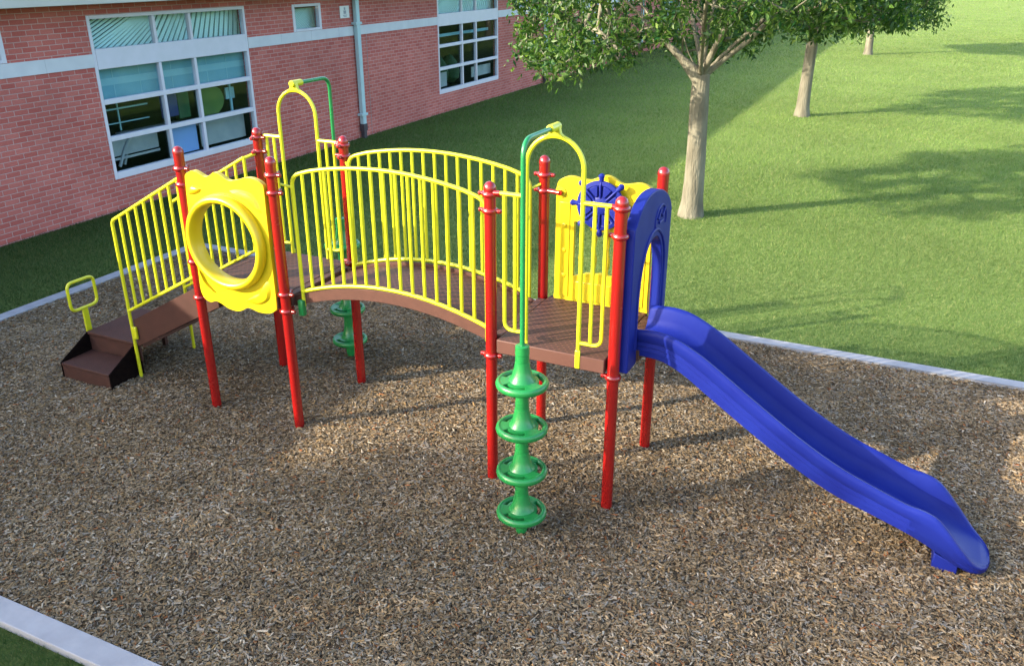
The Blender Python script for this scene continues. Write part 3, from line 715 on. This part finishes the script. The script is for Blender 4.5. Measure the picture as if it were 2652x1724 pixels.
# entry arches with climbers
def arch(xc, y, out, back):
    """out: +-1 direction outward; arch in plane y"""
    hw = .26; zt = 3.245
    path = [V((xc-hw,y,1.52))] + [V((xc-hw,y,z)) for z in (2.,2.6)] + [V((xc-hw*math.cos(t),y,zt+.265*math.sin(t))) for t in [math.pi*k/20 for k in range(21)]] + [V((xc+hw,y,z)) for z in (2.6,2.)] + [V((xc+hw,y,1.52))]
    a = MB(); a.tube(path, .0205, 12); A = part(a, 'entry_arch', M_YEL, label='yellow entry arch over the %s spiral climber' % ('front' if out < 0 else 'rear'))
    for sg_ in (-1, 1):
        f = MB(); f.box((xc+sg_*hw-.026,y-.010+out*.012,ZD-.13),(xc+sg_*hw+.026,y+.010+out*.012,ZD+.05)); part(f, 'foot_tab', M_YEL, A, bevel=.009)
        xe = xc+sg_*.545; x0 = xc+sg_*hw; xi = xc+sg_*.475; xm = xc+sg_*.37
        r = MB(); r.tube([(x0,y,2.975),(xe,y,2.975)], .0195, 10); r.tube(fillet([(xi,y,2.975),(xi,y,1.695),(x0,y,1.695)], .085, 7), .0180, 10)
        G = part(r, 'side_guard', M_YEL, A)
        r = MB(); r.tube([(xm,y,2.975),(xm,y,1.695)], RB, 10, cap=False); part(r, 'baluster', M_YEL, A)
        # red socket at the post
        r = MB(); r.tube([(xc+sg_*.515,y,2.975),(xc+sg_*.575,y,2.97)], .0235, 12); part(r, 'rail_socket', M_RED, A)
    # gusset bracket + sleeve
    g_ = MB(); tri = [(-.115,3.487),(-.05,3.535),(-.035,3.60),(.035,3.60),(.05,3.535),(.115,3.487),(.05,3.505),(-.05,3.505)]
    ya, yb = y-.022, y+.022
    n = len(tri); g_.add([(xc+a_,ya,z_) for a_, z_ in tri]+[(xc+a_,yb,z_) for a_, z_ in tri], [tuple(range(n)), tuple(range(n,2*n))[::-1]]+[(i,(i+1)%n,n+(i+1)%n,n+i) for i in range(n)])
    zp = 3.585
    g_.tube([(xc,y-out*.05,zp),(xc,y+out*.13,zp)], .036, 14)
    part(g_, 'arch_bracket', M_YEL, A, bevel=.006)
    yp = y + out*.64
    c_ = MB(); path = fillet([(xc,y+out*.10,zp),(xc,yp,zp-.0),(xc,yp,1.7)], .14, 10)
    path = path + [V((xc,yp,-.1))]
    c_.tube(path, .0215, 14); Cc = part(c_, 'spiral_climber', M_GMT, label='%s green climber of four stacked discs on a bent pole' % ('front' if out < 0 else 'rear'))
    c_ = MB(); c_.lathe([(.055,1.20+.345),(.064,1.60),(.058,1.80),(.050,1.815),(.03,1.815)], (xc,yp,0), 24)
    for zc in (.25,.687,1.123,1.56):
        o_ = MB()
        prof = [(.058,zc-.30 if zc > .3 else zc-.20),(.060,zc-.12),(.075,zc-.075),(.120,zc-.045)]
        # neck seams below, flared cone above
        neck = zc+.13 if zc < 1.5 else zc+.135
        o_.lathe([(.062,zc-.16),(.062,zc-.10),(.080,zc-.066),(.115,zc-.044),(.118,zc-.002),(.106,zc+.014),(.090,zc+.045),(.077,zc+.085),(.067,zc+.135),(.0635,zc+.165),(.060,zc+.166),(.0605,zc+.225),(.0575,zc+.2255),(.0575,zc+.28)], (xc,yp,0), 36)
        # rim
        n = 48; ring = []
        for k in range(n):
            t = 2*math.pi*k/n
            sec = []
            for q in range(12):
                u = 2*math.pi*q/12; rr = .203 + .027*math.cos(u); zz = zc-.034+.036*math.sin(u)
                sec.append((xc+rr*math.cos(t), yp+rr*math.sin(t), zz))
            ring.append(sec)
        o_.loft(ring+[ring[0]], cap=False)
        # three web sectors between the hand slots
        for cen in (-31, 89, 209):
            m_ = 8; half = 25; top=[];
            secs = []
            for k in range(m_+1):
                t = R(cen-half + 2*half*k/m_)
                secs.append([(xc+rr*math.cos(t), yp+rr*math.sin(t), zz) for rr, zz in ((.105,zc-.042),(.105,zc+.003),(.15,zc-.003),(.195,zc-.003),(.195,zc-.042))])
            o_.loft(secs)
        for cen in (-91, 29, 149):                      # thin inner lip of each slot
            secs = []
            for k in range(15):
                t = R(cen-36 + 72*k/14)
                secs.append([(xc+rr*math.cos(t), yp+rr*math.sin(t), zz) for rr, zz in ((.105,zc-.040),(.105,zc+.001),(.144,zc-.005),(.144,zc-.038))])
            o_.loft(secs)
        part(o_, 'climbing_disc', M_GRN, Cc, sharp=40)
    c_ = MB(); c_.lathe([(.0575,1.83),(.066,1.84),(.0665,1.92) ,(.060,1.925),(.03,1.925)][0:0] or [(.0575,1.80),(.0625,1.805),(.0595,1.875),(.052,1.88),(.021,1.88)], (xc,yp,0), 28); part(c_, 'top_sleeve', M_GRN, Cc)
    c_ = MB(); c_.lathe([(.045,-.02),(.060,.05),(.062,.10)], (xc,yp,0), 24); part(c_, 'base_sleeve', M_GRN, Cc)
    return A
arch(3.07, -.03, -1, False)
arch(-.63, 1.25, 1, False)

# stair railings
for y in (.15, 1.06):
    sl = .532; zt0, zb0 = 2.05, .915; xe = -2.60
    zt = lambda x: zt0 + sl*(x-xe); zb = lambda x: zb0+.0 + sl*(x-xe)
    xr = -1.315
    r = MB(); r.tube(fillet([(xe,y,-.05),(xe,y,zt0),(xr,y,zt(xr))], .055, 6), .0205, 12); RL = part(r, 'stair_railing', M_YEL, label='front stair railing' if y < 1 else 'rear stair railing')
    r = MB(); r.tube([(xe,y,zb0),(xr,y,zb(xr))], .0195, 10); r.tube([(xr,y,zb(xr)-.0),(xr,y,zt(xr)+.0)], .0195, 10); part(r, 'bottom_rail', M_YEL, RL)
    for k in range(1, 9):
        x = xe+.142*k; r = MB(); r.tube([(x,y,zb(x)),(x,y,zt(x))], RB, 10, cap=False); part(r, 'baluster', M_YEL, RL)
    r = MB(); r.box((xe+.01,y-.02,.55),(xe+.075,y+.012,.71)); part(r, 'rail_bracket', M_YEL, RL, bevel=.008)
    r = MB(); yq = 0 if y < 1 else 1.22
    r.tube([(xr,y,zt(xr)-.008),(-1.23,yq+(y-yq)*.35,zt(-1.25))], .0195, 8); r.tube([(xr,y,zb(xr)),(xr+.09,yq+(y-yq)*.3,zb(xr)+.02)], .014, 8); part(r, 'rail_link', M_YEL, RL)
# stairs: stringers + treads
ST = None
s_ = MB(); y0, y1 = .185, 1.03
st_top = lambda x: .80 + .532*(x+2.56); 
n_ = 5
for k in range(n_):
    xa = -2.52 + k*.262; z = .62 + .19*k
    s_.box((xa, y0, z-.04), (xa+.30, y1, z)); s_.box((xa, y0+.002, z-.19), (xa+.02, y1-.002, z-.04))
ST = part(s_, 'stairs', M_DECK, bevel=.006)
for ya in (.165, 1.03):
    s_ = MB(); s_.loft([[( -2.57,yy,.44),(-2.57,yy,.795),(-1.30,yy,1.475),(-1.18,yy,ZD-.003),(-1.13,yy,ZD-.003),(-1.13,yy,1.20),(-1.17,yy,1.185)] for yy in (ya, ya+.018)])
    part(s_, 'stringer', M_BRD, ST, bevel=.003, smooth=False)
# transfer platform
t = MB(); t.box((-3.50,.18,.425),(-2.58,1.08,.465)); t.box((-3.495,.20,.205),(-2.585,.22,.425)); t.box((-3.46,.98,-.05),(-3.40,1.04,.43)); t.box((-3.10,.98,-.05),(-3.04,1.04,.43)); TP = part(t, 'transfer_platform', M_BRD, bevel=.01)
t = MB(); t.box((-3.48,-.27,.175),(-2.66,.198,.215)); t.box((-3.478,-.265,-.05),(-2.662,-.245,.175)); part(t, 'step', M_BRD, TP, bevel=.01)
for xa, xb in ((-3.503,-3.483),(-2.657,-2.637)):
    t = MB(); pr = [(-.268,-.05),(-.268,.213),(.19,.462),(.239,.462),(.239,-.05)]
    t.loft([[(xx,a_,z_) for a_, z_ in pr] for xx in (xa, xb)]); part(t, 'side_cheek', M_BLK, TP, smooth=False, bevel=.003)
# handle loop
h = MB(); xh = -3.55; lp = [(xh,.075,.76),(xh,.075,1.13),(xh,.47,1.13),(xh,.47,.76)]
ring = []
for i in range(4):
    a_, b_, c_ = V(lp[i-1]), V(lp[i]), V(lp[(i+1) % 4]); d1 = (a_-b_).normalized()*.085; d2 = (c_-b_).normalized()*.085
    for k in range(7):
        u = k/6; ring.append((b_+d1)*(1-u)**2 + b_*2*u*(1-u) + (b_+d2)*u*u)
h.tube(ring, .0205, 12, closed=True); HL = part(h, 'grab_handle', M_YEL)
h = MB(); h.box((xh-.013,.225,.40),(xh+.013,.305,.765)); part(h, 'handle_post', M_YEL, HL, bevel=.006)

# round-window panel
out = [(-1.12,2.70),(-1.11,2.78),(-1.05,2.82),(-.99,2.84),(-.92,2.82),(-.84,2.79),(-.77,2.81),(-.70,2.85),(-.61,2.82),(-.52,2.78),(-.41,2.80),(-.29,2.835),(-.18,2.83),(-.085,2.785),(-.07,2.70),(-.075,2.41),(-.075,1.96),(-.08,1.49),(-.11,1.42),(-.19,1.375),(-.33,1.365),(-.42,1.385),(-.49,1.39),(-.56,1.35),(-.64,1.325),(-.76,1.335),(-.85,1.375),(-.93,1.395),(-1.01,1.37),(-1.09,1.40),(-1.135,1.50),(-1.13,1.73),(-1.135,2.1),(-1.135,2.46)]
out = smooth_sample(out+[out[0]], 4)[:-1]
CX, CZ = -.64, 2.11
PA = plate('round_window_panel', out, [circ(CX, CZ, .46, 64)], lambda a, b, t: (a, -.005-t, b), .055, M_YPL, PS, bevel=.016)
prof = [(.475,0),(.515,-.02),(.520,-.06),(.508,-.105),(.490,-.125),(.468,-.130),(.445,-.122),(.430,-.10),(.425,-.04),(.428,.05),(.450,.07),(.47,.03)]
rg = MB(); n = 72
secs = [[(CX + r_*math.cos(2*math.pi*k/n), -.03+d_, CZ + r_*math.sin(2*math.pi*k/n)) for r_, d_ in prof] for k in range(n)]
rg.loft(secs+[secs[0]], cap=False); part(rg, 'window_ring', M_YPL, PA, sharp=60)
def petal(pts, cx, cz, h, to3, name='relief_petal', mat=None, par=None):
    o = MB(); n = len(pts)
    vs = [to3(a_, b_, -.001) for a_, b_ in pts] + [to3(cx+(a_-cx)*.72, cz+(b_-cz)*.72, h*.75) for a_, b_ in pts] + [to3(cx+(a_-cx)*.3, cz+(b_-cz)*.3, h) for a_, b_ in pts]
    fs = [(i, (i+1)%n, n+(i+1)%n, n+i) for i in range(n)] + [(n+i, n+(i+1)%n, 2*n+(i+1)%n, 2*n+i) for i in range(n)] + [tuple(range(2*n,3*n))]
    o.add(vs, fs); return part(o, name, mat, par, sharp=25)
t3 = lambda a_, b_, t: (a_, -.06-t, b_)
for pts in ([(-1.09,2.58),(-1.06,2.66),(-.99,2.675),(-.91,2.655),(-.99,2.60)], [(-.53,2.675),(-.40,2.70),(-.25,2.68),(-.17,2.60),(-.13,2.48),(-.24,2.56),(-.38,2.63)],
            [(-1.11,1.76),(-1.08,1.68),(-1.0,1.58),(-.90,1.49),(-1.0,1.52),(-1.08,1.58)], [(-.50,1.47),(-.38,1.55),(-.26,1.62),(-.17,1.75),(-.13,1.68),(-.15,1.56),(-.24,1.48),(-.36,1.45)]):
    sp_ = smooth_sample(pts+[pts[0]], 4)[:-1]
    petal(sp_, sum(p[0] for p in pts)/len(pts), sum(p[1] for p in pts)/len(pts), .032, t3, mat=M_YPL, par=PA)

# ship wheel panel (back of right deck)
out = [(2.58,2.74),(2.60,2.82),(2.66,2.865),(2.74,2.885),(2.85,2.87),(2.94,2.865),(3.02,2.90),(3.10,2.925),(3.17,2.91),(3.27,2.86),(3.36,2.87),(3.44,2.885),(3.53,2.86),(3.58,2.79),(3.585,2.5),(3.585,1.70),(3.57,1.56),(3.3,1.55),(2.9,1.55),(2.60,1.56),(2.58,1.70),(2.58,2.2)]
out = smooth_sample(out+[out[0]], 4)[:-1]
win = [(2.78,1.85),(2.92,1.895),(3.08,1.91),(3.24,1.895),(3.38,1.85),(3.38,2.43),(3.24,2.44),(3.20,2.36),(2.96,2.36),(2.92,2.44),(2.78,2.43)]
PB = plate('ship_wheel_panel', out, [win], lambda a, b, t: (a, 1.20+t, b), .05, M_YPL, PS, bevel=.014)
# raised border strips and bolts on the inner face
bs = MB()
for xa, xb in ((2.62,2.735),(3.43,3.545)): bs.box((xa,1.192,1.62),(xb,1.203,2.62))
bs.box((2.80,1.190,1.60),(3.37,1.203,1.80)); part(bs, 'raised_border', M_YPL, PB, bevel=.006)
for xa in (2.677, 3.487):
    for zz in (1.85, 2.12, 2.38):
        bs = MB(); bs.lathe([(.026,0),(.024,.008),(.012,.012),(.001,.013)], (xa,1.193,zz), 14, M=Matrix.Rotation(R(90),3,'X')); part(bs, 'round_boss', M_YPL, PB)
for xa in (2.86, 3.0, 3.14, 3.29):
    sp = MB(); pr = [(.014,1.86),(.022,1.90),(.013,1.93),(.024,1.99),(.029,2.05),(.020,2.12),(.014,2.17),(.020,2.22),(.028,2.29),(.022,2.34),(.012,2.39),(.024,2.41),(.016,2.46)]
    sp.lathe(pr, (xa,1.225,0), 14); part(sp, 'spindle', M_YPL, PB)
WC = (3.08, 1.125, 2.645)
wh = MB(); Rw = .24; n = 56
pr = [(.215,-.022),(Rw,-.018),(Rw+.006,0),(Rw,.018),(.205,.024),(.185,.012),(.10,.008),(.085,.020),(.07,.026),(.001,.030)]
Mx = Matrix.Rotation(R(90),3,'X')
wh.lathe([(.001,-.025)]+pr, WC, n, M=Mx); WH = part(wh, 'ship_wheel', M_BLU, PB)
for k in range(8):
    a = R(90+45*k); d = V((math.cos(a), 0, math.sin(a))); c0 = V(WC)
    hd = MB(); hd.tube([c0+d*.08+V((0,-.022,0)), c0+d*.20+V((0,-.028,0)), c0+d*.235+V((0,-.01,0))], [.010,.012,.010], 10)
    hd.tube([c0+d*(Rw-.005), c0+d*(Rw+.02), c0+d*(Rw+.055), c0+d*(Rw+.075)], [.024,.024,.032,.014], 12); part(hd, 'wheel_handle', M_BLU, WH)
    a = R(112.5+45*k); d = V((math.cos(a), 0, math.sin(a)))
    sd_ = V((-d.z, 0, d.x)); rb = MB()
    q0 = [c0+d*.095-sd_*.012, c0+d*.095+sd_*.012, c0+d*.19+sd_*.045, c0+d*.20, c0+d*.19-sd_*.045]
    rb.loft([[q+V((0,-.004,0)) for q in q0], [q+V((0,-.030,0)) for q in q0]]); part(rb, 'wheel_rib', M_BLU, WH, bevel=.005)
h_ = MB(); h_.tube([(3.08,1.10,2.645),(3.08,1.21,2.645)], .03, 12); part(h_, 'wheel_axle', M_BLU, WH)
for xa, xb, z in ((2.47,2.63,2.715),(3.63,3.50,2.715)):
    h_ = MB(); h_.tube([(xa,1.195,z),(xb,1.165,z)], .021, 12); h_.tube([(xb,1.155,z),(xb,1.205,z)], .027, 12); part(h_, 'panel_arm', M_RED, PB)
    h_ = MB(); h_.lathe([(.06,0),(.055,.010),(.03,.012)], (xb+(.0 if xa < 3 else 0),1.200,z), 20, M=Mx); part(h_, 'round_boss', M_YPL, PB)

# slide hood (arched blue panel) in plane x
hood = [(.02,1.44),(.02,2.0),(.02,2.72),(.045,2.83),(.11,2.91),(.22,2.965),(.40,2.985),(.58,2.965),(.76,2.91),(.93,2.845),(1.09,2.80),(1.165,2.74),(1.18,2.60),(1.18,2.0),(1.18,1.60),(1.18,1.44)]
hood = [(.045,1.44),(.045,2.0),(.045,2.70),(.075,2.78),(.16,2.86),(.27,2.935),(.42,2.98),(.60,2.985),(.78,2.96),(.92,2.91),(1.02,2.86),(1.10,2.80),(1.165,2.72),(1.175,2.60),(1.175,2.0),(1.175,1.60),(1.175,1.44)]
ho = [(.30,1.44),(.285,1.80),(.29,2.08),(.34,2.30),(.43,2.45),(.55,2.53),(.66,2.545),(.77,2.52),(.88,2.42),(.95,2.25),(.965,2.08),(.965,1.80),(.955,1.44)]
o2 = smooth_sample(hood, 3) + smooth_sample(ho[::-1], 3)
HD = plate('slide_hood', o2, [], lambda a, b, t: (3.675+t, a, b), .10, M_BLU, PS, bevel=.022)
# raised arch bead and round relief on the hood
b_ = MB(); b_.tube([(3.775,a,z) for a, z in smooth_sample([(.235,1.6),(.225,1.9),(.235,2.15),(.30,2.38),(.42,2.55),(.60,2.62),(.78,2.58),(.93,2.45),(1.01,2.25),(1.02,1.9),(1.02,1.6)], 5)], .016, 8); part(b_, 'arch_bead', M_BLU, HD)
b_ = MB(); b_.tube([(3.775,.80+.17*math.cos(t_),2.66+.15*math.sin(t_)) for t_ in [R(-20+220*k/18) for k in range(19)]], .012, 8)
for (ya, za, yb, zb_) in ((.70,2.70,.78,2.77),(.78,2.77,.84,2.70),(.84,2.70,.92,2.76),(.74,2.66,.86,2.66)): b_.tube([(3.778,ya,za),(3.778,yb,zb_)], .014, 8)
part(b_, 'relief_motif', M_BLU, HD)
for z in (1.62,):
    pass
# slide
TOP = [(3.70,1.775),(3.85,1.79),(4.0,1.785),(4.15,1.745),(4.34,1.65),(4.5,1.55),(4.8,1.345),(5.1,1.145),(5.39,.965),(5.67,.82),(5.94,.715),(6.21,.620),(6.36,.590),(6.47,.545),(6.56,.46),(6.65,.355),(6.74,.25),(6.82,.165),(6.90,.115),(6.97,.09)]
BOT = [(3.70,1.50),(3.95,1.495),(4.1,1.45),(4.25,1.37),(4.43,1.245),(4.84,.97),(5.23,.725),(5.62,.525),(5.99,.40),(6.28,.30),(6.53,.185),(6.71,.09),(6.85,.045),(6.97,.035)]
tp = smooth_sample(TOP, 5); bt = smooth_sample(BOT, 6)
def slide_sec(x):
    zt = sample(tp, x); zb_ = sample(bt, x); yc = .61
    h = .345 if x < 6.60 else .345*max(0, 1-((x-6.60)/.352)**2.6)**.42
    h = max(h, .03); zf = min(zb_+.075, zt-.012); k = h/.345
    if x > 6.45: zf = min(zf + 0, zt-.012)
    side = zt - zb_; g_ = .004 if x < 6.3 else 0
    half = [(-(h-.075*k), zb_), (-(h-.045*k), zb_+.02*min(1,side/.2)), (-(h-.036*k)+g_, zb_+side*.25), (-(h-.030*k), zb_+side*.27), (-(h-.026*k)+g_, zb_+side*.42), (-(h-.022*k), zb_+side*.44), (-(h-.018*k)+g_, zb_+side*.58), (-(h-.014*k), zb_+side*.60), (-h, zt-side*.16), (-h+.004*k, zt-side*.06), (-h+.022*k, zt),
            (-h+.050*k, zt-min(.006,side*.05)), (-h+.066*k, zt-side*.12), (-h+.080*k, zf+(zt-zf)*.45), (-h+.100*k, zf+(zt-zf)*.20), (-h+.14*k, zf+(zt-zf)*.05), (-h+.20*k, zf)]
    full = half + [(-a_, z_) for a_, z_ in half[::-1]]
    return [(x, yc+a_, z_) for a_, z_ in full]
xs = list(np.linspace(3.70, 6.6, 74)) + [6.6+.350*math.sin(R(90*k/18)) for k in range(1, 19)]
s_ = MB(); s_.loft([slide_sec(x) for x in xs]); SL = part(s_, 'slide', M_BLU, sharp=50)
# join band between chute and exit section
s_ = MB()
s_.loft([[ (6.50,.34,-.06),(6.70,.34,-.06),(6.70,.34,.11),(6.50,.34,.18)], [(6.50,.88,-.06),(6.70,.88,-.06),(6.70,.88,.11),(6.50,.88,.18)]]); part(s_, 'slide_foot', M_BLU, SL, bevel=.01)
s_ = MB(); s_.box((3.62,.30,1.46),(3.80,.94,1.575)); part(s_, 'slide_entry', M_BRN, SL, bevel=.006)

# ================================================================== LIGHT, SKY, CAMERA
EL = R(22); AZ = V((-.733, -.680, 0)).normalized()
to_sun = V((AZ.x*math.cos(EL), AZ.y*math.cos(EL), math.sin(EL)))
sd = bpy.data.lights.new('sun', 'SUN'); sd.energy = 2.6; sd.angle = R(.6); sd.color = (1, .89, .70)
so = bpy.data.objects.new('sun', sd); COL.objects.link(so); so.rotation_euler = to_sun.to_track_quat('Z', 'Y').to_euler(); so.location = (-20, -18, 14)
wd = bpy.data.worlds.new('World'); sc.world = wd; wd.use_nodes = True
N = wd.node_tree.nodes; L = wd.node_tree.links
sky = N.new('ShaderNodeTexSky'); sky.sky_type = 'NISHITA'; sky.sun_disc = False; sky.sun_elevation = EL
sky.sun_rotation = math.atan2(AZ.x, AZ.y); sky.air_density = 1.0; sky.dust_density = 2.0; sky.ozone_density = 1
L.new(sky.outputs[0], N['Background'].inputs['Color']); N['Background'].inputs['Strength'].default_value = .15
cd = bpy.data.cameras.new('camera'); co = bpy.data.objects.new('camera', cd); COL.objects.link(co); sc.camera = co
cd.sensor_fit = 'HORIZONTAL'; cd.sensor_width = 36; cd.lens = 36*1988.22/2380; cd.clip_end = 1000; cd.clip_start = .1
yaw, pit = R(-25.3623), R(23.3916)
fwv = V((math.sin(yaw)*math.cos(pit), math.cos(yaw)*math.cos(pit), -math.sin(pit)))
co.location = (5.79343, -6.61870, 4.82209); co.rotation_euler = fwv.to_track_quat('-Z', 'Y').to_euler()
sc.view_settings.view_transform = 'Standard'; sc.view_settings.look = 'None'; sc.view_settings.exposure = 2.33; sc.view_settings.gamma = 1
sc.view_settings.use_curve_mapping = False
try:
    sc.cycles.max_bounces = 8; sc.cycles.transparent_max_bounces = 12; sc.cycles.use_denoising = True
except Exception: pass
